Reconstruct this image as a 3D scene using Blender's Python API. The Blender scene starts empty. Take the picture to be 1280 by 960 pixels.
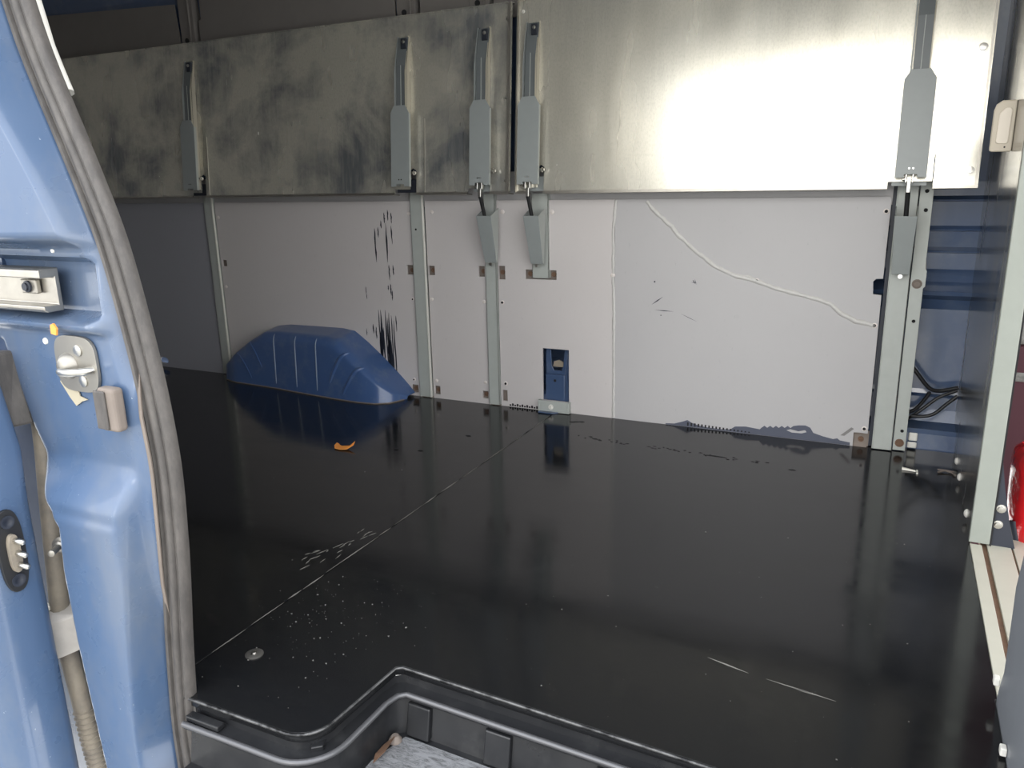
import bpy, bmesh, math, random
from mathutils import Vector, Matrix
from mathutils.geometry import tessellate_polygon
random.seed(7)
S = bpy.context.scene
COL = S.collection
R = math.radians

# ---------------------------------------------------------------- camera, sky, sun, exposure
cam_d = bpy.data.cameras.new('camera'); cam = bpy.data.objects.new('camera', cam_d); COL.objects.link(cam)
cam_d.sensor_width = 36.0; cam_d.lens = 978.0/1280.0*36.0; cam_d.clip_start = 0.02; cam_d.clip_end = 200
# van axes: +X towards the cab, +Y across the load bay, +Z up; the floor is z = 0
rx, ry, rz = (0.90080514, 0.43369146, -0.02148972), (-0.09198974, 0.23896733, 0.96666049), (0.42436774, -0.86879591, 0.25515817)
cam.matrix_world = Matrix(((rx[0], ry[0], rz[0], 0.0), (rx[1], ry[1], rz[1], 0.0), (rx[2], ry[2], rz[2], 0.84), (0, 0, 0, 1)))
S.camera = cam

w = bpy.data.worlds.new('sky'); S.world = w; w.use_nodes = True
nt = w.node_tree; nt.nodes.clear()
o_ = nt.nodes.new('ShaderNodeOutputWorld'); bg = nt.nodes.new('ShaderNodeBackground')
tc = nt.nodes.new('ShaderNodeTexCoord'); sx = nt.nodes.new('ShaderNodeSeparateXYZ'); rp = nt.nodes.new('ShaderNodeValToRGB')
nt.links.new(tc.outputs['Generated'], sx.inputs[0]); nt.links.new(sx.outputs['Z'], rp.inputs[0])
rp.color_ramp.elements[0].position = 0.0; rp.color_ramp.elements[0].color = (0.46, 0.46, 0.45, 1)
rp.color_ramp.elements[1].position = 1.0; rp.color_ramp.elements[1].color = (0.60, 0.63, 0.68, 1)
e = rp.color_ramp.elements.new(0.3); e.color = (0.52, 0.53, 0.545, 1)
nt.links.new(rp.outputs[0], bg.inputs[0]); bg.inputs[1].default_value = 1.0
nt.links.new(bg.outputs[0], o_.inputs[0])

sun_d = bpy.data.lights.new('hazy_sun', 'SUN'); sun = bpy.data.objects.new('hazy_sun', sun_d); COL.objects.link(sun)
sun_d.energy = 0.07; sun_d.angle = R(18); sun_d.color = (1.0, 0.95, 0.86)
sun.rotation_euler = Vector((-0.048, -0.955, 0.29)).to_track_quat('Z', 'Y').to_euler()

vs = S.view_settings
S.display_settings.display_device = 'sRGB'
vs.view_transform = 'Standard'; vs.look = 'None'; vs.gamma = 1.0; vs.use_curve_mapping = False
vs.exposure = 2.9

# ---------------------------------------------------------------- materials
def lin(*c):
    return tuple((v/255/12.92 if v/255 <= 0.04045 else ((v/255+0.055)/1.055)**2.4) for v in c) + (1.0,)

class Mat:
    def __init__(s, name, col, rough=0.5, metal=0.0, spec=0.5, coat=0.0):
        s.m = bpy.data.materials.new(name); s.m.use_nodes = True
        s.t = s.m.node_tree; s.b = s.t.nodes['Principled BSDF']
        s.b.inputs['Base Color'].default_value = col; s.b.inputs['Roughness'].default_value = rough
        s.b.inputs['Metallic'].default_value = metal; s.b.inputs['Specular IOR Level'].default_value = spec
        s.b.inputs['Coat Weight'].default_value = coat; s.b.inputs['Coat Roughness'].default_value = 0.08
        s.col = col; s.co = None; s.src = None
    def coord(s, scale=(1, 1, 1)):
        t = s.t.nodes.new('ShaderNodeTexCoord'); m = s.t.nodes.new('ShaderNodeMapping'); m.inputs['Scale'].default_value = scale
        s.t.links.new(t.outputs['Object'], m.inputs[0]); return m.outputs[0]
    def noise(s, sc, det=4, rough=0.6, scale=(1, 1, 1), dist=0):
        n = s.t.nodes.new('ShaderNodeTexNoise'); n.inputs['Scale'].default_value = sc; n.inputs['Detail'].default_value = det
        n.inputs['Roughness'].default_value = rough; n.inputs['Distortion'].default_value = dist
        s.t.links.new(s.coord(scale), n.inputs['Vector']); return n.outputs['Fac']
    def ramp(s, fac, p0, p1, c0=(0, 0, 0, 1), c1=(1, 1, 1, 1)):
        r = s.t.nodes.new('ShaderNodeValToRGB'); e = r.color_ramp.elements
        e[0].position = p0; e[1].position = p1; e[0].color = c0; e[1].color = c1
        s.t.links.new(fac, r.inputs[0]); return r.outputs[0]
    def mixcol(s, fac, c):            # mixes colour c over what the base colour is so far
        m = s.t.nodes.new('ShaderNodeMix'); m.data_type = 'RGBA'
        s.t.links.new(fac, m.inputs['Factor'])
        if s.src: s.t.links.new(s.src, m.inputs['A'])
        else: m.inputs['A'].default_value = s.col
        m.inputs['B'].default_value = c
        s.src = m.outputs['Result']; s.t.links.new(s.src, s.b.inputs['Base Color']); return s
    def rough(s, fac, r0, r1):
        m = s.t.nodes.new('ShaderNodeMapRange'); m.inputs['To Min'].default_value = r0; m.inputs['To Max'].default_value = r1
        m.inputs['From Min'].default_value = 0.3; m.inputs['From Max'].default_value = 0.7
        s.t.links.new(fac, m.inputs['Value']); s.t.links.new(m.outputs[0], s.b.inputs['Roughness']); return s
    def bump(s, fac, strength=0.2, dist=0.002):
        b = s.t.nodes.new('ShaderNodeBump'); b.inputs['Strength'].default_value = strength; b.inputs['Distance'].default_value = dist
        s.t.links.new(fac, b.inputs['Height']); s.t.links.new(b.outputs[0], s.b.inputs['Normal']); return s

def fine(m, sc=40, amt=0.18, dark=0.6):
    c = tuple(v*dark for v in m.col[:3]) + (1,)
    f = m.ramp(m.noise(sc, 5), 0.35, 0.75, (0, 0, 0, 1), (amt, amt, amt, 1)); m.mixcol(f, c); return m

M = {}
m = Mat('floor_black', (0.0085, 0.0088, 0.0095, 1), 0.15, spec=0.44)
m.mixcol(m.ramp(m.noise(9, 6, 0.72, dist=0.6), 0.62, 0.85, (0, 0, 0, 1), (0.20, 0.20, 0.20, 1)), (0.10, 0.105, 0.105, 1))
m.mixcol(m.ramp(m.noise(160, 3, 0.8), 0.70, 0.80, (0, 0, 0, 1), (0.25, 0.25, 0.25, 1)), (0.16, 0.16, 0.15, 1))
m.rough(m.noise(4, 6, 0.75, (1, 2.5, 1)), 0.06, 0.20); m.bump(m.noise(14, 2, 0.5), 0.05, 0.004); M['floor'] = m.m
m = Mat('step_plastic', (0.012, 0.0125, 0.014, 1), 0.3)
m.mixcol(m.ramp(m.noise(18, 6, 0.75), 0.52, 0.8, (0, 0, 0, 1), (0.16, 0.16, 0.16, 1)), (0.13, 0.13, 0.125, 1)); m.rough(m.noise(12), 0.22, 0.5); M['step'] = m.m
m = Mat('worn_trim', lin(92, 92, 92), 0.4, 0.6)
m.mixcol(m.ramp(m.noise(25, 5, 0.7), 0.45, 0.6), (0.015, 0.015, 0.016, 1)); M['trim'] = m.m
m = Mat('worn_tread', lin(124, 125, 127), 0.75)
m.mixcol(m.ramp(m.noise(30, 8, 0.85, (1, 3.5, 1), 1.0), 0.45, 0.62), (0.05, 0.05, 0.052, 1)); M['tread'] = m.m
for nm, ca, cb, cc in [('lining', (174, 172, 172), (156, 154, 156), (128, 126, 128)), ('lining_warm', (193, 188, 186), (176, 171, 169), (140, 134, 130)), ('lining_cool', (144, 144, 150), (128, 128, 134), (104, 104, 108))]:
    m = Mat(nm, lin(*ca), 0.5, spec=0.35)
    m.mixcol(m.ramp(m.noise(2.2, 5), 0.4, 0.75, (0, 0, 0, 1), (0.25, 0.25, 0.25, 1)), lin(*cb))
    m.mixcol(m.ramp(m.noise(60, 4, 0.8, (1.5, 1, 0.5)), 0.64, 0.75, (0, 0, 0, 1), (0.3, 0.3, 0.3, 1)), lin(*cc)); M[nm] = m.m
M['plug'] = Mat('plug', lin(212, 204, 198), 0.5).m
m = Mat('upper_lining', lin(112, 108, 104), 0.8); fine(m, 12); M['upper'] = m.m
m = Mat('sealant', lin(188, 186, 182), 0.45); fine(m, 60, 0.3); M['bead'] = m.m
m = Mat('body_blue', lin(60, 78, 108), 0.28, spec=0.5, coat=0.5)
m.mixcol(m.ramp(m.noise(7, 6, 0.7), 0.5, 0.8, (0, 0, 0, 1), (0.35, 0.35, 0.35, 1)), lin(120, 128, 134)); M['blue'] = m.m
m = Mat('pillar_blue', lin(68, 88, 116), 0.3, spec=0.5, coat=0.4)
m.mixcol(m.ramp(m.noise(5, 6, 0.7, (1, 1, 0.5)), 0.45, 0.8, (0, 0, 0, 1), (0.6, 0.6, 0.6, 1)), lin(108, 112, 116))
m.mixcol(m.ramp(m.noise(85, 3, 0.8), 0.71, 0.76, (0, 0, 0, 1), (0.6, 0.6, 0.6, 1)), lin(190, 196, 200))
m.rough(m.noise(10), 0.2, 0.42); M['pillar'] = m.m
m = Mat('arch_blue', lin(62, 88, 132), 0.3, spec=0.5, coat=0.3)
m.mixcol(m.ramp(m.noise(11, 6, 0.75), 0.52, 0.75, (0, 0, 0, 1), (0.4, 0.4, 0.4, 1)), lin(120, 130, 140)); M['arch'] = m.m
M['arch_rib'] = Mat('worn_rib_paint', lin(150, 160, 172), 0.4).m
m = Mat('post_paint', lin(167, 171, 166), 0.45); fine(m, 25, 0.3, 0.75); M['post'] = m.m
m = Mat('bracket_paint', lin(140, 145, 144), 0.42); fine(m, 30, 0.25, 0.8); M['bracket'] = m.m
m = Mat('arm_paint', lin(100, 105, 106), 0.4); fine(m, 30, 0.25, 0.8); M['arm'] = m.m
m = Mat('bracket_lit_side', lin(178, 172, 156), 0.4, 0.2); fine(m, 30, 0.25, 0.8); M['lit_side'] = m.m  # beige copy of the bracket paint, door light put into its colour
m = Mat('pale_post', lin(134, 138, 130), 0.5); fine(m, 18, 0.3, 0.75); M['pale'] = m.m
m = Mat('cream_rail', lin(172, 170, 156), 0.5); fine(m, 18, 0.3, 0.75); M['cream'] = m.m
# galvanised sheet: vertical brushed streaks, dull stains
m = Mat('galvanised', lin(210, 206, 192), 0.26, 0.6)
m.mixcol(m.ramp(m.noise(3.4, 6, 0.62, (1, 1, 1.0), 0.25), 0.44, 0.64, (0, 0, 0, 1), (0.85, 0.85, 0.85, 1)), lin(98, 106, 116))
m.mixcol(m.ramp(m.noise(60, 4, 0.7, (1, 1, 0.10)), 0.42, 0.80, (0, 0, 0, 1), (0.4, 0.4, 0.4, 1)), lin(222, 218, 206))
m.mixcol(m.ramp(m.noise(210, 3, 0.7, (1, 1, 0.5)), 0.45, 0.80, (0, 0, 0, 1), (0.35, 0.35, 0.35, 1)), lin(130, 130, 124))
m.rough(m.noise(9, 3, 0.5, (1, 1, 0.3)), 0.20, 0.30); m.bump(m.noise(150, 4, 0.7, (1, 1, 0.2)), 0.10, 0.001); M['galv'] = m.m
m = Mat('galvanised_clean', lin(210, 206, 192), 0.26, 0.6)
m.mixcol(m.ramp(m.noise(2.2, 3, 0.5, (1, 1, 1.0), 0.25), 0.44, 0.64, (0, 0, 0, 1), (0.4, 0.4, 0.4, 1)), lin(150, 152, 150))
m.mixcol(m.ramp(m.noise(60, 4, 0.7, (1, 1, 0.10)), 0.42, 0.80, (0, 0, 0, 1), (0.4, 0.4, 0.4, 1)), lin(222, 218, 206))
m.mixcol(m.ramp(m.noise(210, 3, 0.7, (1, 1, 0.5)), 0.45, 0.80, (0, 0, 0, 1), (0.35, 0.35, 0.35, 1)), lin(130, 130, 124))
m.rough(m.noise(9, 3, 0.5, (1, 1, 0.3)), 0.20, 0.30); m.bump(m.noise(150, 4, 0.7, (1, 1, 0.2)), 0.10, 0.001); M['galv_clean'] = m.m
m = Mat('sheet_metal', lin(172, 170, 166), 0.2, 1.0); m.rough(m.noise(14, 4, 0.6, (1, 1, 0.15)), 0.16, 0.30); M['sheet'] = m.m
m = Mat('steel', lin(196, 194, 188), 0.28, 1.0); M['steel'] = m.m
m = Mat('rail_metal', lin(168, 164, 156), 0.34, 0.9); fine(m, 30, 0.4, 0.5); M['rail'] = m.m
m = Mat('zinc_plate', lin(150, 146, 138), 0.35, 0.7); fine(m, 20, 0.35, 0.7); M['zinc'] = m.m
m = Mat('rubber_seal', lin(70, 67, 65), 0.55, spec=0.4)
m.mixcol(m.ramp(m.noise(20, 6, 0.75, (2, 2, 0.7)), 0.4, 0.75, (0, 0, 0, 1), (0.6, 0.6, 0.6, 1)), lin(108, 103, 98)); M['seal'] = m.m
M['black'] = Mat('black_rubber', (0.011, 0.011, 0.012, 1), 0.5).m
M['dark'] = Mat('dark_paint', lin(34, 38, 48), 0.55).m
M['hole'] = Mat('hole_dark', (0.01, 0.01, 0.011, 1), 0.9).m
m = Mat('dusty_rubber', lin(120, 110, 102), 0.8); fine(m, 20, 0.5, 0.6); M['dusty'] = m.m
m = Mat('conduit', lin(142, 132, 116), 0.6); m.mixcol(m.ramp(m.noise(14, 5), 0.4, 0.7), lin(96, 90, 84)); M['conduit'] = m.m
m = Mat('block_plastic', lin(176, 170, 162), 0.6); fine(m, 25, 0.5, 0.55); M['block'] = m.m
M['white'] = Mat('white_plastic', lin(214, 212, 204), 0.5).m
m = Mat('lamp_plastic', lin(196, 186, 168), 0.45); M['lamp'] = m.m
M['lens'] = Mat('lamp_lens', lin(222, 212, 196), 0.3).m
m = Mat('rust', lin(110, 84, 66), 0.8); fine(m, 60, 0.6, 0.5); M['rust'] = m.m
m = Mat('red_gloss', lin(206, 34, 40), 0.2, coat=0.5); m.bump(m.noise(16, 4), 0.35, 0.02); M['red'] = m.m
M['maroon'] = Mat('maroon_fabric', lin(62, 30, 38), 0.85).m
m = Mat('grey_fabric', lin(120, 120, 116), 0.9); fine(m, 90, 0.8, 0.3); M['greyfab'] = m.m
m = Mat('grey_vinyl', lin(128, 132, 138), 0.45); fine(m, 12, 0.4, 0.7); M['vinyl'] = m.m
m = Mat('leaf', lin(226, 146, 66), 0.6); M['leaf'] = m.m
M['paper'] = Mat('paper', lin(236, 232, 222), 0.7).m
m = Mat('asphalt', lin(168, 165, 158), 0.9); fine(m, 30, 0.4, 0.6); M['asphalt'] = m.m
M['roof'] = Mat('roof_paint', lin(196, 196, 194), 0.6).m

# ---------------------------------------------------------------- mesh helpers
class MB:
    def __init__(s): s.v = []; s.f = []
    def add(s, vs_, fs):
        k = len(s.v); s.v += [tuple(p) for p in vs_]; s.f += [tuple(i+k for i in f) for f in fs]; return s
    def box(s, x0, x1, y0, y1, z0, z1):
        return s.add([(x0,y0,z0),(x1,y0,z0),(x1,y1,z0),(x0,y1,z0),(x0,y0,z1),(x1,y0,z1),(x1,y1,z1),(x0,y1,z1)],
                     [(0,3,2,1),(4,5,6,7),(0,1,5,4),(1,2,6,5),(2,3,7,6),(3,0,4,7)])
    def hexa(s, p): return s.add(p, [(0,3,2,1),(4,5,6,7),(0,1,5,4),(1,2,6,5),(2,3,7,6),(3,0,4,7)])
    def lathe(s, c, axis, prof, n=16):                # prof: list of (distance along axis, radius)
        a = Vector(axis).normalized(); u = a.orthogonal().normalized(); w_ = a.cross(u); c = Vector(c)
        k = len(prof); vs_ = []; fs = []
        for d, r in prof:
            for i in range(n):
                t = 2*math.pi*i/n; vs_.append(c + a*d + (u*math.cos(t)+w_*math.sin(t))*r)
        for j in range(k-1):
            for i in range(n):
                i2 = (i+1) % n; fs.append((j*n+i, j*n+i2, (j+1)*n+i2, (j+1)*n+i))
        fs.append(tuple(range(n-1, -1, -1))); fs.append(tuple((k-1)*n+i for i in range(n)))
        return s.add(vs_, fs)
    def tube(s, path, r, n=10, sy=1.0, up=None):
        P = [Vector(p) for p in path]; rr = r if isinstance(r, (list, tuple)) else [r]*len(P)
        vs_ = []; fs = []; prev = None
        for j, p in enumerate(P):
            t = (P[min(j+1, len(P)-1)]-P[max(j-1, 0)]).normalized()
            if up: u = (Vector(up)-t*t.dot(Vector(up))).normalized()
            else:
                u = t.orthogonal().normalized() if prev is None else (prev-t*t.dot(prev)).normalized()
            prev = u; w_ = t.cross(u)
            for i in range(n):
                a = 2*math.pi*i/n; vs_.append(p + u*math.cos(a)*rr[j]*sy + w_*math.sin(a)*rr[j])
        for j in range(len(P)-1):
            for i in range(n):
                i2 = (i+1) % n; fs.append((j*n+i, j*n+i2, (j+1)*n+i2, (j+1)*n+i))
        fs.append(tuple(range(n-1, -1, -1))); fs.append(tuple((len(P)-1)*n+i for i in range(n)))
        return s.add(vs_, fs)
    def sweep(s, path, prof, frames):                 # prof 2D list in (a, b), frames: list of (u, v)
        vs_ = []; n = len(prof); fs = []
        for p, (u, v_) in zip(path, frames):
            for a, b in prof: vs_.append(Vector(p)+Vector(u)*a+Vector(v_)*b)
        for j in range(len(path)-1):
            for i in range(n):
                i2 = (i+1) % n; fs.append((j*n+i, j*n+i2, (j+1)*n+i2, (j+1)*n+i))
        fs.append(tuple(range(n-1, -1, -1))); fs.append(tuple((len(path)-1)*n+i for i in range(n)))
        return s.add(vs_, fs)
    def plate(s, outline, th, o=(0, 0, 0), u=(1, 0, 0), v=(0, 0, 1), holes=()):
        # flat plate: outline in (u, v), thickness th along u x v (towards +)
        o, u, v = Vector(o), Vector(u), Vector(v); n = u.cross(v).normalized()
        loops = [list(outline)] + [list(h) for h in holes]
        pts = [p for l in loops for p in l]; N = len(pts)
        tris = tessellate_polygon([[Vector((p[0], p[1], 0)) for p in l] for l in loops])
        vs_ = [o+u*a+v*b for a, b in pts] + [o+u*a+v*b+n*th for a, b in pts]
        fs = [tuple(t) for t in tris] + [tuple(i+N for i in reversed(t)) for t in tris]
        k = 0
        for l in loops:
            for i in range(len(l)):
                a, b = k+i, k+(i+1) % len(l); fs.append((a, b, b+N, a+N))
            k += len(l)
        return s.add(vs_, fs)
    def build(s, name, mat, parent=None, smooth=False, bevel=0, seg=2, sub=0, kind=None, label=None):
        me = bpy.data.meshes.new(name); me.from_pydata(s.v, [], s.f)
        bm = bmesh.new(); bm.from_mesh(me); bmesh.ops.recalc_face_normals(bm, faces=bm.faces); bm.to_mesh(me); bm.free()
        me.materials.append(M[mat] if isinstance(mat, str) else mat)
        ob = bpy.data.objects.new(name, me); COL.objects.link(ob)
        if parent: ob.parent = parent
        if smooth:
            for p in me.polygons: p.use_smooth = True
            me.set_sharp_from_angle(angle=R(50))
        if sub:
            q = ob.modifiers.new('sub', 'SUBSURF'); q.levels = sub; q.render_levels = sub
        if bevel:
            q = ob.modifiers.new('bevel', 'BEVEL'); q.width = bevel; q.segments = seg; q.limit_method = 'ANGLE'; q.angle_limit = R(40)
            q.harden_normals = False
        if kind: ob['kind'] = kind
        if label: ob['label'] = label
        return ob

def tag(o, label, cat, group=None, kind=None):
    o['label'] = label; o['category'] = cat
    if group: o['group'] = group
    if kind: o['kind'] = kind
    return o
def empty(name, loc=(0, 0, 0), rot=(0, 0, 0)):
    o = bpy.data.objects.new(name, None); COL.objects.link(o); o.location = loc; o.rotation_euler = rot; o.empty_display_size = 0.05; return o
def struct(o, label=None):
    o['kind'] = 'structure'
    if label: o['label'] = label
    return o
def rect(x0, x1, y0, y1): return [(x0, y0), (x1, y0), (x1, y1), (x0, y1)]
def circ(cx, cy, r, n=12): return [(cx+r*math.cos(2*math.pi*i/n), cy+r*math.sin(2*math.pi*i/n)) for i in range(n)]
def bolt_head(name, c, axis, r, h, mat, parent, hexa=False):
    mb = MB().lathe(c, axis, [(0, r), (h*0.25, r), (h*0.3, r*0.72), (h, r*0.66), (h*1.05, r*0.3)], 6 if hexa else 12)
    return mb.build(name, mat, parent, smooth=not hexa)
def interp(tab, z):
    if z <= tab[0][0]: return tab[0][1]
    for (a, b), (c, d) in zip(tab, tab[1:]):
        if z <= c: return b+(d-b)*(z-a)/(c-a)
    return tab[-1][1]
def sm(a, b, x):
    t = max(0, min(1, (x-a)/(b-a))); return t*t*(3-2*t)

# ================================================================ SETTING
WY = 2.56                       # face of the wall lining
# ---- ground outside
struct(MB().box(-9, 7, -14, 0.40, -0.72, -0.70).build('ground', 'asphalt'), 'grey asphalt ground outside the van')

# ---- floor
floor = struct(empty('floor'), 'glossy black load bay floor of two boards')
arc = [(-0.800+0.055*math.cos(a), 0.845+0.055*math.sin(a)) for a in [R(0-i*9) for i in range(11)]]
edge = [(0.2155, 0.974), (-0.722, 1.011), (-0.734, 1.003)] + arc + [(-1.068, 0.79)]
right = [(-1.068, 2.5595), (-0.022, 2.5595), (-0.022, 2.60), (0.2196, 2.60), (0.2196, 1.94), (0.2185, 1.94), (0.2185, 1.33), (0.2155, 1.325)] + edge
MB().plate(right, 0.018, (0, 0, -0.018), (1, 0, 0), (0, 1, 0)).build('floor_panel', 'floor', floor, bevel=0.002)
left = [(-3.68, 0.84), (-1.0715, 0.84), (-1.0715, 2.5595), (-3.68, 2.5595)]
MB().plate(left, 0.018, (0, 0, -0.0185), (1, 0, 0), (0, 1, 0)).build('floor_panel', 'floor', floor, bevel=0.002)
MB().tube([(x, y-0.002, -0.003) for x, y in edge], 0.0028, 8).build('edge_trim', 'trim', floor, smooth=True, label='worn metal edging strip')
# worn slivers along the joint between the two boards, scuffs near the wall, a long scratch
mb = MB()
def sliver(mb, x0, y0, x1, y1, wd, z=0.0004):
    d = Vector((x1-x0, y1-y0, 0)); n = Vector((-d.y, d.x, 0)).normalized()*wd/2; a, b, mid = Vector((x0, y0, z)), Vector((x1, y1, z)), Vector(((x0+x1)/2, (y0+y1)/2, z))
    k = [a, mid-n, b, mid+n]; mb.add(k+[p+Vector((0, 0, 0.0006)) for p in k], [(0,1,2,3),(4,5,6,7),(0,1,5,4),(1,2,6,5),(2,3,7,6),(3,0,4,7)])
y = 0.90
while y < 2.5:
    L = random.uniform(0.03, 0.20)
    if y < 1.75 or random.random() < 0.55:
        sliver(mb, -1.0695+random.uniform(-.002, .001), y, -1.0695+random.uniform(-.002, .001), y+L, random.uniform(.0022, .0050) if y < 1.8 else .0022)
    y += L+random.uniform(0.0, 0.03)
for x, y in [(-1.144, 1.244), (-1.149, 1.306), (-1.13, 1.33), (-1.105, 1.37), (-1.11, 1.40), (-1.10, 1.45), (-1.14, 1.27), (-1.12, 1.29)]:
    for k in range(3):
        a, b = x+random.uniform(-.03, .03), y+random.uniform(-.03, .03)
        sliver(mb, a, b, a+random.uniform(-.004, .010), b+random.uniform(.01, .035), .0025)
sliver(mb, -0.234, 1.254, -0.16, 1.236, .0035); sliver(mb, -0.13, 1.232, -0.018, 1.217, .003)
sliver(mb, -0.09, 1.226, -0.05, 1.22, .003)
mb.build('scratch_marks', Mat('scratch', lin(120, 118, 112), 0.6).m, floor, kind='stuff')
mb = MB()
for i in range(46):
    t = random.random(); x = -0.90+0.62*t; y = 2.325-0.03*t+random.uniform(-.012, .012)
    sliver(mb, x, y, x+random.uniform(.004, .014), y+random.uniform(-.004, .004), random.uniform(.0015, .004))
sliver(mb, -0.843, 2.32, -0.82, 2.318, .008); sliver(mb, -0.47, 2.303, -0.40, 2.302, .006)
for x, y in [(-0.967, 2.469), (-0.95, 2.475), (-0.98, 2.462), (-0.22, 2.27), (-1.25, 2.19), (-1.4, 1.98), (-1.32, 2.0)]: sliver(mb, x, y, x+.022, y+.002, .008)
mb.build('scuff_marks', 'hole', floor, kind='stuff')
# dust and grit: tiny flakes nobody could count
mb = MB()
for i in range(300):
    if i < 150: x, y = random.uniform(-1.6, 0.15), random.uniform(1.02, 1.9)
    elif i < 220: x, y = random.gauss(-0.95, .07), random.gauss(1.06, .06)
    else: x, y = random.uniform(-1.05, -0.76), random.uniform(.82, 1.25)
    if y < 1.03 and x > -0.80: continue
    if y < 0.83: continue
    r = random.choice([.0005, .0006, .0007, .0009, .0016]) * (0.8+0.5*random.random()); a = random.uniform(0, 6)
    p = [Vector((x+r*math.cos(a+k*1.9)*random.uniform(.6, 1.3), y+r*math.sin(a+k*1.9)*random.uniform(.6, 1.3), 0.0003)) for k in range(3)]
    mb.add(p+[q+Vector((0, 0, r*.7)) for q in p], [(0,1,2),(3,4,5),(0,1,4,3),(1,2,5,4),(2,0,3,5)])
tag(mb.build('dust_specks', Mat('dust', lin(110, 108, 104), 0.8).m), 'pale dust specks scattered over the black floor', 'dust', kind='stuff')

# ---- far wall: blue body metal with pressed ridges, lining panels as its parts
prof = [(2.655, -0.02), (2.605, -0.02), (2.605, 0.05), (2.615, 0.062), (2.70, 0.064), (2.715, 0.10), (2.716, 0.14), (2.712, 0.152), (2.716, 0.165), (2.714, 0.42),
        (2.70, 0.452), (2.672, 0.468), (2.668, 0.480), (2.71, 0.505), (2.705, 0.525), (2.695, 0.545), (2.692, 0.5935), (2.682, 0.5955), (2.681, 0.599), (2.684, 0.6015), (2.706, 0.610),
        (2.698, 0.6575), (2.688, 0.6595), (2.687, 0.663), (2.690, 0.6655), (2.706, 0.673), (2.698, 0.7435), (2.686, 0.7455), (2.685, 0.7495), (2.690, 0.752), (2.708, 0.760), (2.705, 0.80), (2.66, 1.0), (2.62, 1.40), (2.60, 1.60), (2.52, 1.84)]
k = len(prof); xs = [-3.7, -2.9, -2.0, -1.0, 0.0, 0.214, 0.9]
vs_ = [(x, a, b) for x in xs for a, b in prof] + [(x, 2.76, b) for x in xs for a, b in prof]
off = k*len(xs); fs = []
for j in range(len(xs)-1):
    for i in range(k-1):
        fs.append((j*k+i, (j+1)*k+i, (j+1)*k+i+1, j*k+i+1)); fs.append((off+j*k+i, off+j*k+i+1, off+(j+1)*k+i+1, off+(j+1)*k+i))
wall = struct(MB().add(vs_, fs).build('wall_far', 'blue'), 'blue painted body side with pressed ridges')

def rivet(parent, x, z, mat='plug', r=0.007, y=WY): return MB().lathe((x, y, z), (0, -1, 0), [(0, r), (0.0015, r), (0.003, r*0.6)], 12).build('rivet', mat, parent, smooth=True)
def screw(parent, x, z, y=WY+0.006, r=0.009, mat='rust'): return MB().lathe((x, y, z), (0, -1, 0), [(0, r), (0.003, r), (0.003, r*0.5), (0.001, r*0.45)], 10).build('screw', mat, parent, smooth=True)
def lining(outline, holes=(), mat='lining'):
    return MB().plate(outline, 0.008, (0, WY+0.008, 0), (1, 0, 0), (0, 0, 1), holes).build('lining_panel', mat, wall)
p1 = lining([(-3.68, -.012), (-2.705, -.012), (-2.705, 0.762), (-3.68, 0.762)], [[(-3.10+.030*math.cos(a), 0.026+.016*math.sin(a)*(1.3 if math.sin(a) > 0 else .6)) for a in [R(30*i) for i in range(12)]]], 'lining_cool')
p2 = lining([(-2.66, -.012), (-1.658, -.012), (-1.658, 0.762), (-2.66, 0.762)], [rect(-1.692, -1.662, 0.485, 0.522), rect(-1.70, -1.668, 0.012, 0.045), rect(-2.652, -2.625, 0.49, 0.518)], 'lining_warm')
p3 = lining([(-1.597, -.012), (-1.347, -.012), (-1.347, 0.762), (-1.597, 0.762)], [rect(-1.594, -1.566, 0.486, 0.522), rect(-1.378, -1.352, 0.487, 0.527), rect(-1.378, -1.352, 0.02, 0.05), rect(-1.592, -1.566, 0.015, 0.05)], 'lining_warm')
p4 = lining([(-0.8515, -.012), (-0.062, -.012), (-0.062, 0.045), (-0.022, 0.045), (-0.022, 0.478), (-0.045, 0.480), (-0.048, 0.518), (-0.040, 0.526), (-0.022, 0.527), (-0.020, 0.757), (-0.026, 0.763), (-0.8515, 0.762)])
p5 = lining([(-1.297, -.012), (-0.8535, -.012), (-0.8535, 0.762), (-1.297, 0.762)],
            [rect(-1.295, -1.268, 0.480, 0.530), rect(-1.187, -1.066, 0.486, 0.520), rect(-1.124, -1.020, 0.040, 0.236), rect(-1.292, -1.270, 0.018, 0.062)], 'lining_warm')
# sheet just behind the openings so that screws sit on metal
for x, z in [(-1.673, .502), (-1.685, .028)]: screw(p2, x, z, WY+.012)
for x, z in [(-1.579, .504), (-1.362, .507), (-1.365, .035), (-1.579, .032)]: screw(p3, x, z, WY+.012)
for x, z in [(-1.283, .506), (-1.172, .504), (-1.080, .504)]: screw(p5, x, z, WY+.012)
screw(p4, -0.040, .022, WY+.012)
MB().box(-1.74, -1.54, WY+.013, WY+.018, -.01, .56).build('backing_strip', 'dusty', wall)
MB().box(-1.42, -1.24, WY+.013, WY+.018, -.01, .56).build('backing_strip', 'dusty', wall)
MB().box(-1.20, -1.05, WY+.013, WY+.018, .46, .56).build('backing_strip', 'dusty', wall)
MB().box(-0.10, -0.018, WY+.013, WY+.018, -.01, .05).build('backing_strip', 'dusty', wall)
MB().box(-2.75, -2.61, WY+.013, WY+.018, .0, .56).build('backing_strip', 'dusty', wall)
for x, z in [(-1.670, .716), (-1.672, .39), (-1.686, .066), (-2.645, .70), (-2.645, .40), (-2.65, .06)]: rivet(p2, x, z)
for x, z in [(-1.567, .722), (-1.585, .394), (-1.581, .07), (-1.359, .395), (-1.363, .084)]: rivet(p3, x, z)
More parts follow.
